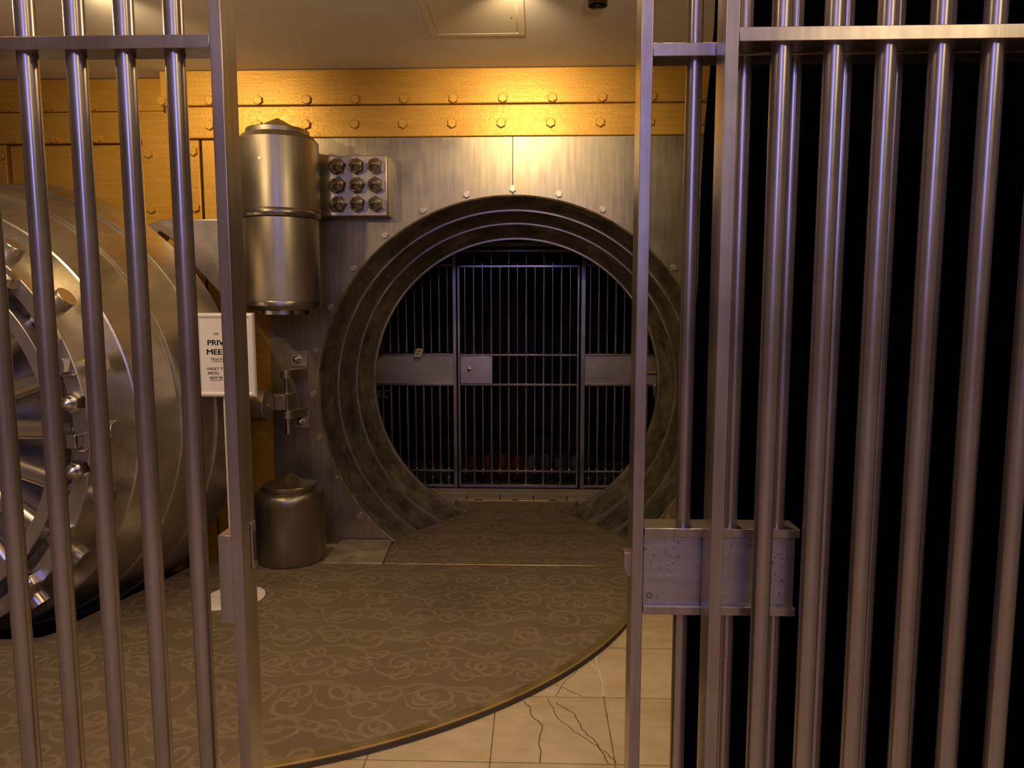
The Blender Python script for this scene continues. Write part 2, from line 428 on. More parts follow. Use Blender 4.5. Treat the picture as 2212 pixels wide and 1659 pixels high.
goldpart('gold_pilaster', 'narrow gold bolted upright plate under the left end of the long beams', 'pilaster', -2.165, -1.977, .02, .2, -.4, 2.573, [(-2.013, 2.503 - .347 * i) for i in range(6)], 'gold pilasters')
goldpart('gold_pilaster', 'gold-painted bolted upright at the left edge, partly hidden by the round door', 'pilaster', -3.52, -3.315, .15, .2, -.4, 2.58, [(-3.345, 2.508 - .35 * i) for i in range(6)], 'gold pilasters')
goldpart('gold_cladding', 'flat gold panel behind the double hinge barrel, left of the steel front', 'panel', -1.962, -1.56, .022, .2, -.4, 2.573, [], 'gold panels')
goldpart('gold_cladding', 'large flat gold panel above the open round door', 'panel', -3.30, -2.41, .165, .2, -.4, 2.578, [], 'gold panels', .01)

# ------------------------------------------------------------------ steel vault front with stepped round throat
vt = thing('vault_front', (0, 0, 0), 'grey steel vault front plate with a big stepped round opening ringed by bolts', 'vault opening')
X0, X1, Z0, Z1, RO = -1.558, 1.8, -.45, 2.574, 1.256
def half_plate(sgn):
    xe = X1 if sgn > 0 else -X0
    angs = [PI / 2 * (-1 + 2 * i / 72) for i in range(73)]
    for zc in (Z0, Z1): angs.append(math.atan2(zc - CZ, xe))
    angs = sorted(angs)
    inner, outer = [], []
    for a in angs:
        c, s = math.cos(a), math.sin(a)
        inner.append((RO * c, CZ + RO * s))
        ts = []
        if c > 1e-9: ts.append(xe / c)
        if s > 1e-9: ts.append((Z1 - CZ) / s)
        if s < -1e-9: ts.append((Z0 - CZ) / s)
        t = min(ts); t = max(t, RO + .001); outer.append((c * t, CZ + s * t))
    gap = .0013
    bm = MB(); n = len(angs); y0, y1 = 0, .13
    cl = lambda p: (sgn * max(p[0], gap), p[1])
    I = [cl(p) for p in inner]; O = [cl(p) for p in outer]
    vs = [(x, y0, z) for x, z in I] + [(x, y0, z) for x, z in O] + [(x, y1, z) for x, z in I] + [(x, y1, z) for x, z in O]
    fs = []
    for i in range(n - 1):
        fs += [(i, i + 1, n + i + 1, n + i), (2 * n + i, 3 * n + i, 3 * n + i + 1, 2 * n + i + 1), (n + i, n + i + 1, 3 * n + i + 1, 3 * n + i), (i, 2 * n + i, 2 * n + i + 1, i + 1)]
    fs += [(0, n, 3 * n, 2 * n), (n - 1, 3 * n - 1, 4 * n - 1, 2 * n - 1)]
    bm.add(vs, fs)
    return bm.build('front_plate', M['plate'], vt, bevel=.0012, smooth=20)
half_plate(-1); half_plate(1)
MB().box(-.02, .02, .02, .13, CZ + 1.24, 2.574).build('seam_backing', M['black'], vt)
INTO = Tz(0, 0, CZ) @ Matrix.Rotation(-PI / 2, 4, 'X')      # local +z -> world +y (into the vault)
def ringpart(name, prof, mat):
    MB().lathe(prof, INTO, 160).build(name, mat, vt, smooth=25)
ringpart('outer_ring', [(1.256, .0), (1.252, -.004), (1.246, .002), (1.197, .233)], M['ring'])
ringpart('step_lip', [(1.197, .233), (1.195, .2355), (1.1845, .2355), (1.182, .238)], M['lip'])
ringpart('middle_ring', [(1.182, .238), (1.1415, .523)], M['ring'])
ringpart('step_lip', [(1.1415, .523), (1.1395, .526), (1.1295, .526), (1.127, .5285)], M['lip'])
ringpart('inner_ring', [(1.127, .5285), (1.056, .713)], M['ring'])
ringpart('step_lip', [(1.056, .713), (1.054, .716), (1.042, .716), (1.039, .719), (1.037, .735)], M['lip'])
ringpart('throat_back', [(1.037, .735), (3.4, .737)], M['shade_wall'])
bm = MB(); hexprof(bm, .0225, .019, TO_FRONT, .4, spin=PI / 6)
bm.rod((0, 0, 0), (0, -.004, 0), .0245, 20)
b0 = bm.build('bolt', M['hinge'], None, smooth=25); b0.parent = vt
b0.location = (0, .001, CZ + 1.29)
for k in range(1, 28):
    a = PI / 2 - 2 * PI * k / 28
    if CZ + 1.29 * math.sin(a) > .05:
        dup(b0, vt, (1.29 * math.cos(a), .001, CZ + 1.29 * math.sin(a)), (0, random.uniform(0, 1), 0))

# ------------------------------------------------------------------ hinge barrel with the nine-nut mounting block
hx, hy = -1.340, -.37
hp = thing('hinge_barrel', (hx, hy, 1.483), 'tall double steel hinge barrel with pointed cap, mounted beside the vault opening', 'hinge')
def lz(name, prof, mat=M['hinge'], x=hx, y=hy, parent=hp, n=72):
    return MB().lathe(prof, Tz(x, y, 0), n).build(name, mat, parent, smooth=28)
lz('finial', [(0, 2.608), (.012, 2.603), (.09, 2.560), (.15, 2.534)])
lz('cap', [(.145, 2.536), (.173, 2.535), (.177, 2.531), (.177, 2.506), (.172, 2.502)])
lz('upper_barrel', [(.172, 2.503), (.201, 2.4975), (.2235, 2.472), (.2268, 2.468), (.2268, 2.45), (.2268, 2.08), (.223, 2.074)])
lz('collar', [(.218, 2.076), (.226, 2.074), (.2295, 2.064), (.2295, 2.05), (.225, 2.038), (.214, 2.033)], M['darknut'])
lz('lower_barrel', [(.210, 2.034), (.2165, 2.029), (.2165, 1.575), (.2155, 1.562)])
lz('foot_ring', [(.2155, 1.5625), (.2175, 1.556), (.2165, 1.535), (.205, 1.516), (.17, 1.508)], M['darknut'])
lz('foot_disc', [(.17, 1.509), (.155, 1.507), (.155, 1.486), (.15, 1.483), (0, 1.483)], M['chrome'])
MB().rod((-1.367, -.592, 2.342), (-1.3673, -.5985, 2.342), .008, 16).build('screw', M['darknut'], hp)
blk = [(-.757, -.0006), (-1.30, -.0006), (-1.30, -.30), (-1.175, -.285), (-1.157, -.22), (-1.143, -.175), (-1.122, -.142), (-1.093, -.124), (-1.07, -.12), (-.765, -.12), (-.757, -.112)]
MB().prism(blk[::-1], 2.083, 2.443).build('mounting_block', M['hinge'], hp, bevel=.004, smooth=30)
nb_ = MB(); hexprof(nb_, .050, .048, TO_FRONT, .28, spin=.25)
nut0 = nb_.build('nut', M['darknut'], None, smooth=28); nut0.parent = hp
sb_ = MB().lathe([(.037, .044), (.037, .052), (.031, .056), (.031, .062), (.026, .066), (.010, .078), (.004, .092), (0, .094)], TO_FRONT, 32)
st0 = sb_.build('stud', M['darknut'], None, smooth=26); st0.parent = nut0
first = True
for x in (-1.058, -.944, -.830):
    for z in (2.378, 2.265, 2.152):
        l = Vector((x, -.1205, z)) - wloc(hp)
        if first: nut0.location = l; first = False
        else: dup(nut0, hp, l, (0, random.uniform(-.3, .3), 0))

# short capped post below
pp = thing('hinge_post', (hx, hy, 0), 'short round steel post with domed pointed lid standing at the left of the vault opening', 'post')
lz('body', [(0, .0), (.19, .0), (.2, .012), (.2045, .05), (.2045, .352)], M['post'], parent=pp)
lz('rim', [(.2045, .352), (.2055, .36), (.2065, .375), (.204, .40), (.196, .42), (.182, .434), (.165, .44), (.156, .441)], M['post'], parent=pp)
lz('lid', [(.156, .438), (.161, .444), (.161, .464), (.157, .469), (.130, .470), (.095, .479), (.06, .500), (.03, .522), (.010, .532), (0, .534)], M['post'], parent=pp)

# ------------------------------------------------------------------ bracket with vertical rod
bk = thing('latch_bracket', (-1.37, 0, .73), 'small steel bracket with block and vertical rod below the hinge barrel', 'bracket')
MB().box(-1.428, -1.320, -.016, -.0006, 1.148, 1.250).build('upper_plate', M['hinge'], bk, bevel=.003)
MB().box(-1.428, -1.316, -.016, -.0006, .745, .862).build('lower_plate', M['hinge'], bk, bevel=.003)
def eyearm(z0, z1):
    c = (-1.405, -.17); r = .036
    pts = [(-1.322, -.001), (-1.322, -.02), (c[0] + r * math.cos(-.3), c[1] + r * math.sin(-.3))]
    pts += [(c[0] + r * math.cos(-.3 - i * .28), c[1] + r * math.sin(-.3 - i * .28)) for i in range(1, 10)]
    pts += [(-1.428, -.02), (-1.428, -.001)]
    return MB().prism(pts[::-1], z0, z1)
eyearm(1.085, 1.138).build('upper_arm', M['hinge'], bk, bevel=.003)
eyearm(.832, .885).build('lower_arm', M['hinge'], bk, bevel=.003)
MB().rod((-1.405, -.17, .735), (-1.405, -.17, 1.145), .0165, 24).build('rod', M['chrome'], bk)
MB().box(-1.502, -1.400, -.228, -.135, .893, .988).build('block', M['door_face'], bk, bevel=.003)
MB().box(-1.448, -1.368, -.205, -.135, .9885, .9965).build('washer_plate', M['chrome'], bk, bevel=.002)
for (x, z) in ((-1.383, 1.197), (-1.372, .792)):
    q_ = MB(); hexprof(q_, .026, .026, Tz(x, -.016, z) @ TO_FRONT, .25)
    n_ = q_.build('nut', M['chrome'], bk, smooth=26)
    MB().lathe([(.017, .026), (.017, .034), (.008, .042), (0, .044)], Tz(x, -.016, z) @ TO_FRONT, 20).build('stud', M['chrome'], n_)

# ------------------------------------------------------------------ the open round door
TH = -.059
dr = thing('vault_door', (-2.735, -.566, -.275), 'massive round stepped steel vault door swung wide open at the left, locking bolts facing out', 'vault door', rz=TH)
DZ = CZ + .008
DL = Tz(0, 0, DZ + .275) @ TO_FRONT                        # in the door's own frame: +z of the lathe comes out towards the viewer
def dpart(name, prof, mat, n=160, smooth=25):
    bm = MB().lathe(prof, DL, n)
    o = bm.build(name, mat, None, smooth=smooth); o.parent = dr
    return o
dpart('rear_rim', [(0, -.02), (1.2, -.02), (1.238, -.012), (1.243, 0), (1.243, .006), (1.206, .226), (1.203, .230), (1.188, .230)], M['door'])
dpart('middle_step', [(1.188, .229), (1.1905, .2345), (1.1435, .464), (1.1405, .468), (1.126, .468)], M['door'])
dpart('front_step', [(1.126, .467), (1.1285, .4725), (1.068, .712), (1.060, .7165), (.90, .7165)], M['door'])
dpart('face_plate', [(.98, .7155), (.0, .7155)], M['door_face'])
dpart('drum', [(.98, .7155), (.98, .935)], M['door'])
dpart('front_ring', [(.98, .930), (.986, .934), (.986, .950), (.983, .953), (.918, .953), (.914, .950), (.914, .76), (.9, .757)], M['door_face'])
dpart('inner_ring', [(.85, .88), (.85, .945), (.847, .948), (.793, .948), (.79, .945), (.79, .88)], M['door_face'])
dpart('hub', [(0, 1.05), (.2, 1.05), (.22, 1.03), (.36, .98), (.38, .9), (.38, .7155)], M['door_face'])
def dpt(ang, r, t): return Vector((r * math.cos(ang), -t, DZ + .275 + r * math.sin(ang)))
bl = MB()
bl.lathe([(0, .36), (.048, .36), (.048, 1.031), (.046, 1.034), (0, 1.034)], Matrix.Rotation(PI / 2, 4, 'Y'), 40)
rod0 = bl.build('locking_bolt', M['chrome'], None, smooth=30); rod0.parent = dr
rod0.data.materials[0] = metal('locking_bolt_steel', (.46, .42, .36), (.58, .53, .46), .9, .2, .3, (.1, 1, 1), 40, 3, .02)
rod0.location = (0, -.83, DZ + .275)
for k in range(1, 20):
    dup(rod0, dr, (0, -.83, DZ + .275), (0, 2 * PI * k / 20, 0))
n0 = MB(); hexprof(n0, .046, .046, TO_FRONT, .25, spin=.5)
dn0 = n0.build('nut', M['chrome'], None, smooth=26); dn0.parent = dr
s0 = MB().lathe([(.034, .043), (.034, .050), (.030, .053), (.024, .053), (.024, .068), (.020, .071), (.004, .083), (0, .084)], TO_FRONT, 28).build('stud', M['chrome'], None, smooth=26)
s0.parent = dn0
for k in range(20):
    p_ = dpt(math.radians(9 + 18 * k), .95, .953)
    if k == 0: dn0.location = p_
    else: dup(dn0, dr, p_, (0, k * .7, 0))
for ang, r in ((-1.2, .935), (19, .955)):
    a = math.radians(ang); c = dpt(a, r, .953)
    bm = MB(); bm.box(c.x - .022, c.x + .022, c.y - .05, c.y, c.z - .03, c.z + .03)
    bm.box(c.x - .012, c.x + .05, c.y - .03, c.y, c.z - .046, c.z - .038)
    o = bm.build('catch', M['chrome'], None, bevel=.003); o.parent = dr
# crane arms behind the door, carried by the hinge
inv = (Matrix.Translation(dr.location) @ Matrix.Rotation(TH, 4, 'Z')).inverted()
def door_world(bm, name, mat, **k):
    bm.v = [tuple(inv @ Vector(v)) for v in bm.v]
    o = bm.build(name, mat, None, **k); o.parent = dr; return o
arm = [(-2.60, 1.72), (-2.4, 1.90), (-2.135, 1.985), (-2.08, 2.012), (-2.03, 2.03), (-1.947, 2.035), (-1.5585, 2.035), (-1.5585, 1.56), (-1.66, 1.56), (-1.70, 1.613), (-1.838, 1.765), (-1.956, 1.912), (-2.033, 1.965), (-2.3, 1.70)]
door_world(MB().prism(arm[::-1], -.42, -.24, 'y'), 'upper_crane_arm', M['door_face'], bevel=.006)
pb = MB(); pb.lathe([(0, 0), (.096, 0), (.099, .004), (.099, .9)], Tz(-1.466, -.338, .941) @ Matrix.Rotation(-PI / 2, 4, 'Y'), 48)
door_world(pb, 'lower_crane_arm', M['hinge'])
door_world(MB().rod((-1.468, -.338, .941), (-1.461, -.338, .941), .010, 12), 'screw', M['chrome'])

# ------------------------------------------------------------------ barred gates in the foreground
def bar(parent, x, y, r, z0, z1, name='bar'):
    bm = MB().lathe([(0, z0), (r, z0), (r, z1), (0, z1)], Tz(x, y, 0), 40)
    return bm.build(name, M['gate'], parent, smooth=40)
YF = -3.244
# left fixed panel
lp = thing('barred_gate', (-.9, -3.21, -.03), 'fixed steel barred panel at the left with round bars and a square end post', 'barred gate', 'foreground barred gate panels')
MB().box(-.485, -.461, YF, -3.172, -.03, 2.98).build('post', M['gate'], lp, bevel=.0015)
MB().box(-1.60, -.485, YF, -3.178, 2.04, 2.065).build('crossbar', M['gate'], lp, bevel=.0012)
MB().box(-1.60, -.485, YF, -3.178, .02, .045).build('bottom_rail', M['gate'], lp, bevel=.0012)
xs = [-.568 - .0993 * i for i in range(10)]
b_ = bar(lp, xs[0], -3.2115, .0192, .03, 2.95)
for x in xs[1:]: dup(b_, lp, (x - xs[0], 0, 0))
kp = MB().box(-.5135, -.4855, -3.240, -3.186, .880, 1.070).build('keeper_box', M['gate'], lp, bevel=.001)
MB().box(-.4605, -.4565, -3.200, -3.178, .985, 1.085).build('strike_plate', M['gate'], lp, bevel=.0012)
MB().box(-.4566, -.4555, -3.194, -3.182, 1.000, 1.065).build('strike_slot', M['black'], lp)
# right fixed panel
rp_ = thing('barred_gate', (1.0, -3.21, -.03), 'fixed steel barred panel at the right, in front of the sliding gate and black curtain', 'barred gate', 'foreground barred gate panels')
MB().box(.502, .5275, YF, -3.172, -.03, 2.98).build('post', M['gate'], rp_, bevel=.0015)
MB().box(.5275, 1.75, YF, -3.178, 2.04, 2.066).build('crossbar', M['gate'], rp_, bevel=.0012)
MB().box(.5275, 1.75, YF, -3.178, .02, .045).build('bottom_rail', M['gate'], rp_, bevel=.0012)
xr = [.616 + .0998 * i for i in range(11)]
b_ = bar(rp_, xr[0], -3.2115, .0192, .03, 2.95)
for x in xr[1:]: dup(b_, rp_, (x - xr[0], 0, 0))
# sliding gate behind it
sg = thing('sliding_gate', (.9, -3.13, -.03), 'sliding steel gate with thinner bars and lock box, half open behind the right panel', 'barred gate', 'foreground barred gate panels')
MB().box(.354, .378, -3.164, -3.088, -.02, 2.96).build('lead_post', M['gate'], sg, bevel=.0015)
MB().box(.378, 1.45, -3.164, -3.100, 2.040, 2.0655).build('crossbar', M['gate'], sg, bevel=.0012)
MB().box(.378, 1.45, -3.164, -3.100, .02, .045).build('bottom_rail', M['gate'], sg, bevel=.0012)
xg = [.467 + .1006 * i for i in range(10)]
b_ = bar(sg, xg[0], -3.131, .0162, .03, 2.95)
for x in xg[1:]: dup(b_, sg, (x - xg[0], 0, 0))
lb_ = MB(); lb_.box(.379, .700, -3.152, -3.104, .897, 1.053)
def pitted(name):
    m = metal(name, (.34, .31, .315), (.48, .45, .455), .85, .28, .4, (.1, 1, 1), 40, 5, .05)
    nt = m.node_tree; b = [n for n in nt.nodes if n.type == 'BSDF_PRINCIPLED'][0]; q = NB(nt)
    src = b.inputs['Base Color'].links[0].from_socket
    co = q.coords()
    pits = q.m('MULTIPLY', q.rng(q.noise(co, 170, 2), .60, .68, 0, 1), q.rng(q.noise(co, 14, 2), .52, .60, 0, 1))
    stain = q.rng(q.noise(co, 32, 3), .64, .72, 0, .6)
    nt.links.new(q.mix(q.m('MAXIMUM', pits, stain), src, (.13, .10, .09)), b.inputs['Base Color'])
    return m
box_ = lb_.build('lock_box', pitted('lock_box_steel'), sg, bevel=.002)
MB().box(.379, .708, -3.166, -3.095, 1.052, 1.071).build('top_plate', M['gate'], box_, bevel=.001)
MB().box(.379, .7045, -3.166, -3.095, .879, .898).build('bottom_plate', M['gate'], box_, bevel=.001)
MB().box(.684, .7005, -3.160, -3.150, .898, 1.052).build('end_strip', M['gate'], box_, bevel=.001)
MB().torus((.394, -3.1525, .917), .0055, .0008, 'y', 24, 6).build('plug', M['black'], box_)
la = MB().prism([(.356, .960), (.356, 1.013), (.338, 1.013), (.338, .985), (.3405, .972), (.346, .963), (.351, .960)], -3.155, -3.122, 'y')
la.build('latch_bolt', M['gate'], sg, bevel=.001)

# ------------------------------------------------------------------ black curtain behind the right side
cu = MB(); nx, nzc = 200, 24
def cx_edge(z): return .548 + .037 * max(0, min(1, (z - 1.2) / 1.1)) ** 1.2 + .004 * math.sin(z * 9)
vs = []
for j in range(nzc + 1):
    z = -.025 + (2.985 + .02) * j / nzc
    for i in range(nx + 1):
        t = i / nx; x = cx_edge(z) * (1 - t) + 3.6 * t
        vs.append((x, -2.80 + .035 * math.sin(t * 150) + .012 * math.sin(t * 61 + z), z))
cu.add(vs, [(j * (nx + 1) + i, j * (nx + 1) + i + 1, (j + 1) * (nx + 1) + i + 1, (j + 1) * (nx + 1) + i) for j in range(nzc) for i in range(nx)])
cur = cu.build('curtain', M['black_cloth'], smooth=80)
sol = cur.modifiers.new('thick', 'SOLIDIFY'); sol.thickness = .004
tag(cur, 'full-height black cloth curtain hanging behind the right-hand gate bars', 'curtain')

# ------------------------------------------------------------------ grille inside the vault
GY = 1.405
def gbar(parent, x, z0, z1, r, cols, mat=None):
    prof = [(0, z0), (r, z0)]
    for c in sorted(cols):
        prof += [(r, c - .009), (r * 1.9, c - .006), (r * 2.3, c), (r * 1.9, c + .006), (r, c + .009)]
    prof += [(r, z1), (0, z1)]
    return MB().lathe(prof, Tz(x, GY, 0), 16).build('bar', mat or M['grille'], parent, smooth=40)
gd = thing('grille_door', (0, GY, 0), 'inner steel barred door with a lock plate, closed at the far side of the vault opening', 'barred gate', 'inner vault grilles')
MB().box(-.497, -.478, GY - .02, GY + .02, .01, 1.862).build('stile', M['grille'], gd, bevel=.002)
MB().box(.487, .502, GY - .02, GY + .02, .01, 1.862).build('stile', M['grille'], gd, bevel=.002)
for z0, z1 in ((1.842, 1.860), (1.118, 1.134), (.872, .888), (.140, .156), (.006, .034)):
    MB().box(-.478, .487, GY - .02, GY + .02, z0, z1).build('rail', M['grille'], gd, bevel=.002)
lp_ = MB().box(-.474, -.211, GY - .028, GY - .016, .890, 1.116).build('lock_plate', M['door_face'], gd, bevel=.0015)
for x in (-.462, -.224):
    for z in (.902, 1.104): MB().lathe([(.008, 0), (.006, .003), (0, .004)], Tz(x, GY - .028, z) @ TO_FRONT, 12).build('rivet', M['chrome'], lp_)
kh = MB().lathe([(.017, 0), (.017, .003), (.011, .005), (.009, .003)], Tz(-.403, GY - .028, 1.004) @ TO_FRONT, 20).build('keyhole_collar', M['chrome'], lp_)
MB().lathe([(.0095, .0032), (0, .0032)], Tz(-.403, GY - .028, 1.004) @ TO_FRONT, 16).build('keyhole', M['black'], kh)
for i in range(13):
    x = -.437 + .0722 * i
    if i % 2 == 0: gbar(gd, x, .122, 1.872 if i % 4 == 2 else 1.86, .0068, [1.142, .163] + ([.865] if i > 3 else [.865]), M['chrome'])
    else: gbar(gd, x, .034, 1.86, .0105, [1.142, .864, .166, .042])
def sidepanel(label, xa, xb, bars, posts):
    g = thing('barred_screen', ((xa + xb) / 2, GY, 0), label, 'barred gate', 'inner vault grilles')
    for (a, b) in posts: MB().box(a, b, GY - .028, GY + .022, 0, 1.962).build('post', M['grille'], g, bevel=.002)
    for z0, z1 in ((1.852, 1.872), (.140, .156), (.004, .030)):
        MB().box(xa, xb, GY - .018, GY + .018, z0, z1).build('rail', M['grille'], g, bevel=.002)
    pl = MB().box(xa, xb, GY - .022, GY - .010, .890, 1.118).build('solid_plate', metal('grille_plate_steel', (.24, .21, .18), (.36, .32, .27), .7, .36, .5, (.2, 1, 1), 20, 3, .03), g)
    for z0, z1 in ((1.118, 1.136), (.871, .890)): MB().box(xa, xb, GY - .027, GY + .015, z0, z1).build('plate_edge', M['grille'], pl, bevel=.002)
    for k, x in enumerate(bars): gbar(g, x, .03, 1.86, (.0075, .0105)[k % 2], [1.146, .166] + ([.042] if k % 2 else [.09]))
    return g
sidepanel('inner barred side panel with a solid plate, left of the inner barred door', -1.26, -.536, [-.583 - .0683 * i for i in range(10)], [(-.536, -.508)])
sidepanel('inner barred side panel with a solid plate, right of the inner barred door', .553, 1.26, [.594 + .070 * i for i in range(5)] + [1.0 + .07 * i for i in range(4)], [(.518, .553), (.932, .970)])
hd = thing('grille_header', (0, GY, 1.9), 'dim overhead barred transom above the inner barred door', 'barred gate', 'inner vault grilles')
for z0, z1 in ((1.966, 1.985), (2.012, 2.045)): MB().box(-1.2, 1.2, GY - .02, GY + .02, z0, z1).build('rail', M['grille'], hd, bevel=.002)
for i in range(6): MB().lathe([(0, 1.87), (.0085, 1.87), (.0085, 2.2), (0, 2.2)], Tz(-.365 + i * .1444, GY + .035, 0), 14).build('bar', M['grille'], hd)
bh = thing('barrel_bolt', (1.11, GY - .04, .98), 'small brass-toned barrel bolt on the right-hand inner barred panel', 'bolt')
MB().rod((1.06, GY - .04, .983), (1.152, GY - .04, .988), .009, 16).build('bolt_rod', M['brass'], bh)
MB().box(1.075, 1.10, GY - .034, GY - .024, .97, 1.0).build('guide', M['grille'], bh, bevel=.002)
MB().torus((1.128, GY - .045, .885), .016, .005, 'x', 20, 8).build('ring', M['chrome'], bh)
MB().box(1.112, 1.14, GY - .05, GY - .03, .78, .872).build('tongue', M['grille'], bh, bevel=.003)
hb = thing('hinge_bracket', (-1.115, GY - .05, .80), 'small steel bracket of two flat bars on the left inner barred panel', 'bracket')
for z, a, b in ((.829, -1.18, -1.052), (.776, -1.17, -1.078)): MB().box(a, b, GY - .05, GY - .02, z - .004, z + .004).build('flat_bar', M['grille'], hb, bevel=.001)
for x in (-1.155, -1.117): MB().box(x - .009, x + .009, GY - .046, GY - .024, .780, .825).build('upright', M['grille'], hb, bevel=.001)
kb = thing('key_box', (-.82, 1.345, 1.11), 'small tilted grey key box hanging on the plate of the left inner barred panel', 'key box')
kbody = MB(); kbody.prism([(-.857, 1.116), (-.792, 1.108), (-.778, 1.168), (-.786, 1.178), (-.822, 1.184), (-.834, 1.176)], 1.330, 1.366, 'y')
ko = kbody.build('body', M['keybox'], kb, bevel=.003)
for z, a, b in ((1.160, -.826, -.794), (1.137, -.840, -.802)): MB().box(a, b, 1.3285, 1.331, z - .003, z + .003).build('slot', M['black'], ko)
# dim round pots seen low behind the bars
pl_ = ['dark red round pot on the vault floor, leftmost behind the inner barred door', 'dark red round pot behind the barred door, second from the left', 'dark red round pot behind the barred door, third from the left',
       'dark red round pot nearest the middle behind the barred door', 'grey round pot nearest the middle behind the barred door', 'grey round pot behind the barred door, third from the right',
       'grey round pot behind the barred door, second from the right', 'grey round pot on the vault floor, rightmost behind the inner barred door']
for i in range(8):
    o = MB().lathe([(0, 0), (.05, 0), (.058, .01), (.066, .15), (.062, .19), (.05, .2), (.048, .19), (0, .17)], Tz(-.40 + .128 * i, 1.72 + .02 * (i % 3), 0), 28).build('pot', M['red'] if i < 4 else M['grey'], smooth=40)
    tag(o, pl_[i], 'pot', 'pots behind the barred door')

# ------------------------------------------------------------------ sign on its stand
SX, SY = -1.420, -1.035
KS = (4.714 - 1.035) / (4.714 - .95)
def skx(x): return .145 + (x - .145) * KS
def skz(z): return 1.549 + (z - 1.549) * KS
ss = thing('sign_stand', (SX, SY, 0), 'white floor stand with framed notice about private meetings, half hidden by the left gate post', 'sign')
MB().lathe([(0, 0), (.148, 0), (.15, .003), (.15, .009), (.146, .012), (0, .012)], Tz(-1.437, -.985, 0), 64).build('base', M['white'], ss)
MB().rod((-1.4305, -1.012, .012), (-1.4305, -1.012, 1.48), .0165, 24).build('pole', M['white'], ss)
L_, R_, B_, T_ = skx(-1.606), skx(-1.2965), skz(1.068), skz(1.502)
MB().box(L_ + .006, R_ - .006, SY - .002, SY + .008, B_ + .006, T_ - .006).build('back_board', M['white'], ss)
pa = MB().box(L_ + .022, R_ - .022, SY - .0045, SY - .002, B_ + .02, T_ - .02).build('notice', M['paper'], ss)
w = .026
def molding(p, q, name):
    # rounded snap-frame profile mitred along an edge
    (x0, z0), (x1, z1) = p, q
    d = Vector((x1 - x0, z1 - z0)).normalized(); nrm = Vector((-d.y, d.x))
    prof = [(0, .008), (0, -.006), (.004, -.013), (.011, -.016), (.019, -.013), (w, -.006), (w, 0)]
    vs = []
    for (bx, bz), s in (((x0, z0), 1), ((x1, z1), -1)):
        for (u, dy) in prof: vs.append((bx + nrm.x * u + d.x * u * s, SY + dy, bz + nrm.y * u + d.y * u * s))
    k = len(prof)
    MB().add(vs, [(i, i + 1, k + i + 1, k + i) for i in range(k - 1)]).build(name, M['silver'], ss, smooth=50)
molding((L_, B_), (R_, B_), 'frame_edge'); molding((R_, B_), (R_, T_), 'frame_edge'); molding((R_, T_), (L_, T_), 'frame_edge'); molding((L_, T_), (L_, B_), 'frame_edge')
def text(body, x, z, size, bold=0., under=None, width=None):
    x, z, size = skx(x), skz(z), size * KS; width = width * KS if width else None
    cu_ = bpy.data.curves.new('lettering', 'FONT'); cu_.body = body; cu_.size = size; cu_.extrude = .0003
    to = bpy.data.objects.new('tmp_text', cu_); COL.objects.link(to)
    bpy.context.view_layer.update()
    dg = bpy.context.evaluated_depsgraph_get()
    me = bpy.data.meshes.new_from_object(to.evaluated_get(dg))
    bpy.data.objects.remove(to)
    xsz = [v.co.x for v in me.vertices]; wid = max(xsz) - min(xsz)
    k = (width / wid) if width else 1.
    for v in me.vertices:
        X, Y, Z = v.co; v.co = (x + (X - min(xsz)) * k - wloc(pa).x, SY - .0049 - Z - wloc(pa).y, z + Y - wloc(pa).z)
    if bold:                                           # heavier stroke: the outline laid again a hair to each side
        vv = [v.co.copy() for v in me.vertices]; ff = [tuple(p.vertices) for p in me.polygons]; n_ = len(vv)
        me = bpy.data.meshes.new('lettering')
        me.from_pydata([(v.x + d_, v.y, v.z + e_) for d_, e_ in ((-bold, 0), (bold, 0), (0, bold * .6), (0, -bold * .6)) for v in vv], [], [tuple(q + k_ * n_ for q in f) for k_ in range(4) for f in ff])
    me.materials.clear(); me.materials.append(M['ink'])
    o = bpy.data.objects.new('lettering', me); COL.objects.link(o); o.parent = pa
    if under:
        ub = MB().box(x, x + (width or wid), SY - .0053, SY - .0046, z - under - .0022, z - under)
        u = ub.build('underline', M['ink'], o)
    return o
text('PRIV', -1.5405, 1.336, .0395, .0011, None, .084)
text('MEE', -1.5465, 1.288, .0395, .0011, None, .078)
text('Mon-Fr', -1.5255, 1.257, .022, .0002, .004, .066)
text('VAULT T', -1.551, 1.2075, .0205, .0005, None, .082)
text('PHOTO', -1.545, 1.184, .0205, .0005, None, .0555)
text('NOT PE', -1.5365, 1.160, .0205, .0005, .004, .066)
text('ONE', -1.508, 1.390, .013, .0003, None, .026)
sh = MB(); sh.prism([(-1.568, -1.02), (-1.502, -1.160), (-1.36, -1.125), (-1.40, -1.0)], .001, .0022)
tag(sh.build('paper_sheet', M['paper']), 'white sheet lying on the carpet at the foot of the sign stand', 'paper')

# ------------------------------------------------------------------ ceiling hatch and downlights
ch = thing('ceiling_hatch', (-.17, -.78, 2.99), 'square flush access hatch painted into the ceiling', 'hatch')
def frame4(bm, x0, x1, y0, y1, wd, z0, z1):
    bm.box(x0, x1, y0, y0 + wd, z0, z1); bm.box(x0, x1, y1 - wd, y1, z0, z1); bm.box(x0, x0 + wd, y0 + wd, y1 - wd, z0, z1); bm.box(x1 - wd, x1, y0 + wd, y1 - wd, z0, z1)
q_ = MB(); frame4(q_, -.423, .084, -1.04, -.535, .037, 2.9862, 2.9895); q_.build('frame', M['hatch'], ch, bevel=.0015)
MB().box(-.382, .043, -.999, -.576, 2.9870, 2.9893).build('panel', M['hatch'], ch, bevel=.0012)
for x in (-.357, .019): MB().lathe([(.006, 0), (0, .002)], Tz(x, -.79, 2.987) @ Matrix.Rotation(PI, 4, 'X'), 12).build('screw', M['chrome'], ch)

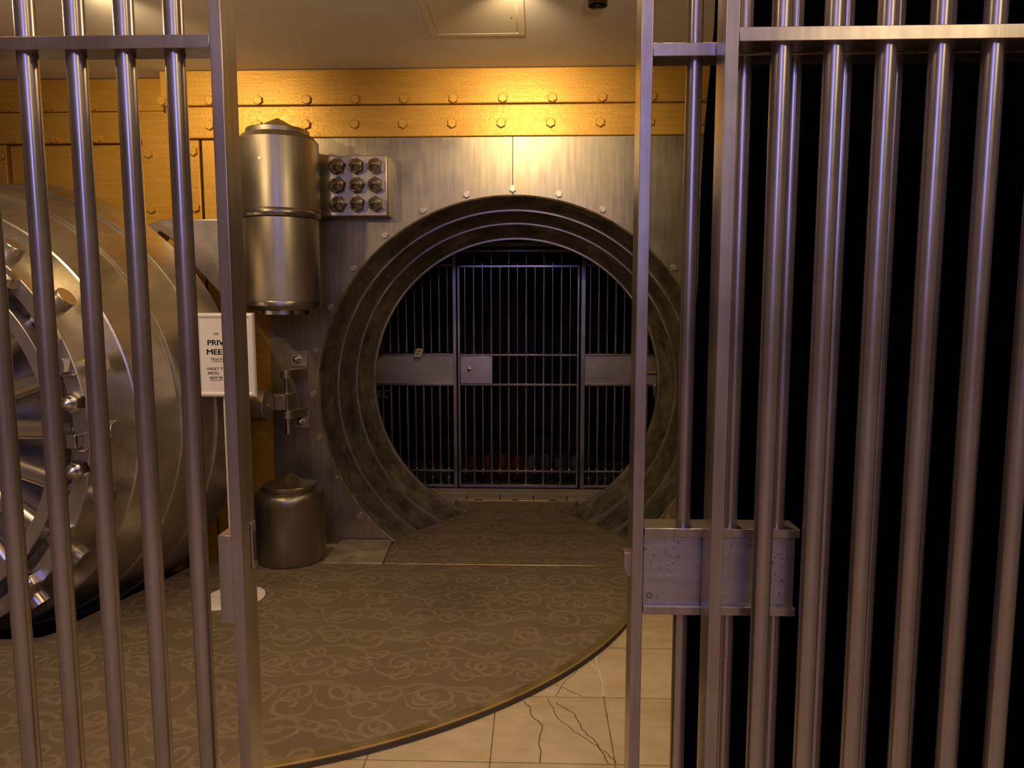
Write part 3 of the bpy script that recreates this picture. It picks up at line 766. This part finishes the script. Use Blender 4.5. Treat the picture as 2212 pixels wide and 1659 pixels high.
def lamp(x, y, aim, energy, col, ang, blend, label, rad=.03, emis=True):
    t = thing('ceiling_spotlight', (x, y, 2.99), label, 'lamp', 'ceiling spotlights')
    MB().lathe([(0, 0), (.05, 0), (.05, .012), (.012, .014), (.012, .02)], Tz(x, y, 2.9895) @ Matrix.Rotation(PI, 4, 'X'), 28).build('mount', M['bronze'], t)
    d = (Vector(aim) - Vector((x, y, 2.95))).normalized()
    m = Tz(x, y, 2.965) @ d.to_track_quat('Z', 'Y').to_matrix().to_4x4()
    MB().lathe([(0, -.045), (.03, -.045), (.042, -.03), (.045, .06), (.041, .06), (.036, -.0), (0, -.005)], m, 28).build('can', M['bronze'], t)
    l = bpy.data.lights.new('spot', 'SPOT'); l.energy = energy; l.color = col; l.spot_size = math.radians(ang); l.spot_blend = blend; l.shadow_soft_size = rad
    lo = bpy.data.objects.new('light_source', l); COL.objects.link(lo); lo.parent = t
    lo.location = Vector((0, 0, -.028)) + d * .050
    lo.rotation_euler = d.to_track_quat('-Z', 'Y').to_euler()
    return lo
WARM = (1., .70, .36)
def bulb(x, y, z, energy, label, col=WARM, rad=.04):  # pendant fill added out of view to brighten ceiling, floor and round door
    t = thing('fill_bulb', (x, y, 2.99), label, 'lamp', 'added fill bulbs')
    MB().lathe([(0, 0), (.05, 0), (.05, .02), (.012, .024), (.012, .05), (0, .05)], Tz(x, y, 2.9895) @ Matrix.Rotation(PI, 4, 'X'), 28).build('mount', M['bronze'], t)
    MB().rod((x, y, z + .10), (x, y, 2.975), .004, 10).build('cord', M['bronze'], t)
    MB().lathe([(0, .11), (.016, .11), (.02, .10), (.02, .065), (0, .065)], Tz(x, y, z), 20).build('socket', M['bronze'], t)
    l = bpy.data.lights.new('bulb', 'POINT'); l.energy = energy; l.color = col; l.shadow_soft_size = rad
    lo = bpy.data.objects.new('light_source', l); COL.objects.link(lo); lo.parent = t; lo.location = (0, 0, z - 2.99)
lamp(.425, -1.14, (.45, -1.2, 0), 30, WARM, 110, .9, 'small dark bronze ceiling spotlight right of the hatch')
lamp(.55, -2.75, (.15, -2.35, 0), 95, WARM, 84, .8, 'dark bronze ceiling spotlight above the beige stone floor')
lamp(-1.7, -2.6, (-1.7, -2.4, 0), 25, WARM, 120, .9, 'dark bronze ceiling spotlight above the carpet at the left')
bulb(.45, -2.55, 2.52, 19, 'added fill bulb hanging unseen above the beige stone floor')
bulb(-2.0, -2.3, 2.60, 25, 'added fill bulb hanging unseen above the carpet before the open round door')
lamp(.04, -1.34, (.03, 0, 2.42), 95, WARM, 88, 1., 'dark bronze ceiling spotlight aimed at the middle of the gold beams')
lamp(-1.9, -1.36, (-1.95, .1, 2.40), 70, WARM, 88, 1., 'dark bronze ceiling spotlight aimed at the gold wall beside the round door')

def area(name, loc, aim, energy, col, size, size_y=None):
    l = bpy.data.lights.new(name, 'AREA'); l.energy = energy; l.color = col; l.size = size
    if size_y: l.shape = 'RECTANGLE'; l.size_y = size_y
    o = bpy.data.objects.new(name, l); COL.objects.link(o); o.location = loc
    o.rotation_euler = (Vector(aim) - Vector(loc)).to_track_quat('-Z', 'Y').to_euler()
    return o
# the lobby behind the viewer: a tall bluish light panel, blue wall wash, warm wall and ceiling lamps, added overhead fill
area('lobby_blue_panel', (0, -7.7, 2.95), (0, -3.2, 2.4), 42, (.20, .25, 1.), .8, 1.4)
area('lobby_blue_wall_wash', (0, -7.9, 4.25), (0, -9, 3.5), 95, (.38, .38, 1.), 5., .3)
area('lobby_warm_lamp_left', (-1.7, -4.4, 3.3), (-.8, -3.2, 1.2), 8, (1, .74, .52), .25)
area('lobby_warm_lamp_right', (1.9, -4.4, 3.3), (.9, -3.2, 1.2), 9, (1, .74, .52), .25)
area('lobby_wall_lamp', (2.9, -7.5, 3.6), (.8, -3.2, 2.0), 22, (1, .80, .50), 1.2, .5)
area('lobby_ceiling_fill', (0, -6.2, 4.3), (0, -6.2, 0), 62, (1, .70, .42), 2.6)  # unseen soft light added to warm the lobby floor and gate bars

w_ = bpy.data.worlds.new('world'); scene.world = w_; w_.use_nodes = True
w_.node_tree.nodes['Background'].inputs[0].default_value = (.02, .018, .02, 1)
w_.node_tree.nodes['Background'].inputs[1].default_value = .3

# ------------------------------------------------------------------ camera
R = [[0.999497357635496, 0.031698069905274705, -0.000514241131853875], [0.0029151584706805025, -0.10804826870122503, -0.9941413749974191], [-0.031567925664385876, 0.9936401783316475, -0.10808636396095304]]
cd = bpy.data.cameras.new('camera'); cam = bpy.data.objects.new('camera', cd); COL.objects.link(cam)
cd.sensor_fit = 'HORIZONTAL'; cd.sensor_width = 36.; cd.lens = 1600 / 2212 * 36.; cd.clip_start = .05
rx, dn, fw = (Vector(r) for r in R)
cam.matrix_world = Matrix(((rx.x, -dn.x, -fw.x, .14508), (rx.y, -dn.y, -fw.y, -4.71433), (rx.z, -dn.z, -fw.z, 1.54885), (0, 0, 0, 1)))
scene.camera = cam
vs_ = scene.view_settings
vs_.view_transform = 'Standard'; vs_.look = 'None'; vs_.gamma = 1; vs_.exposure = 0.; vs_.use_curve_mapping = False
scene.cycles.max_bounces = 8; scene.cycles.sample_clamp_indirect = 4.; scene.cycles.use_denoising = True
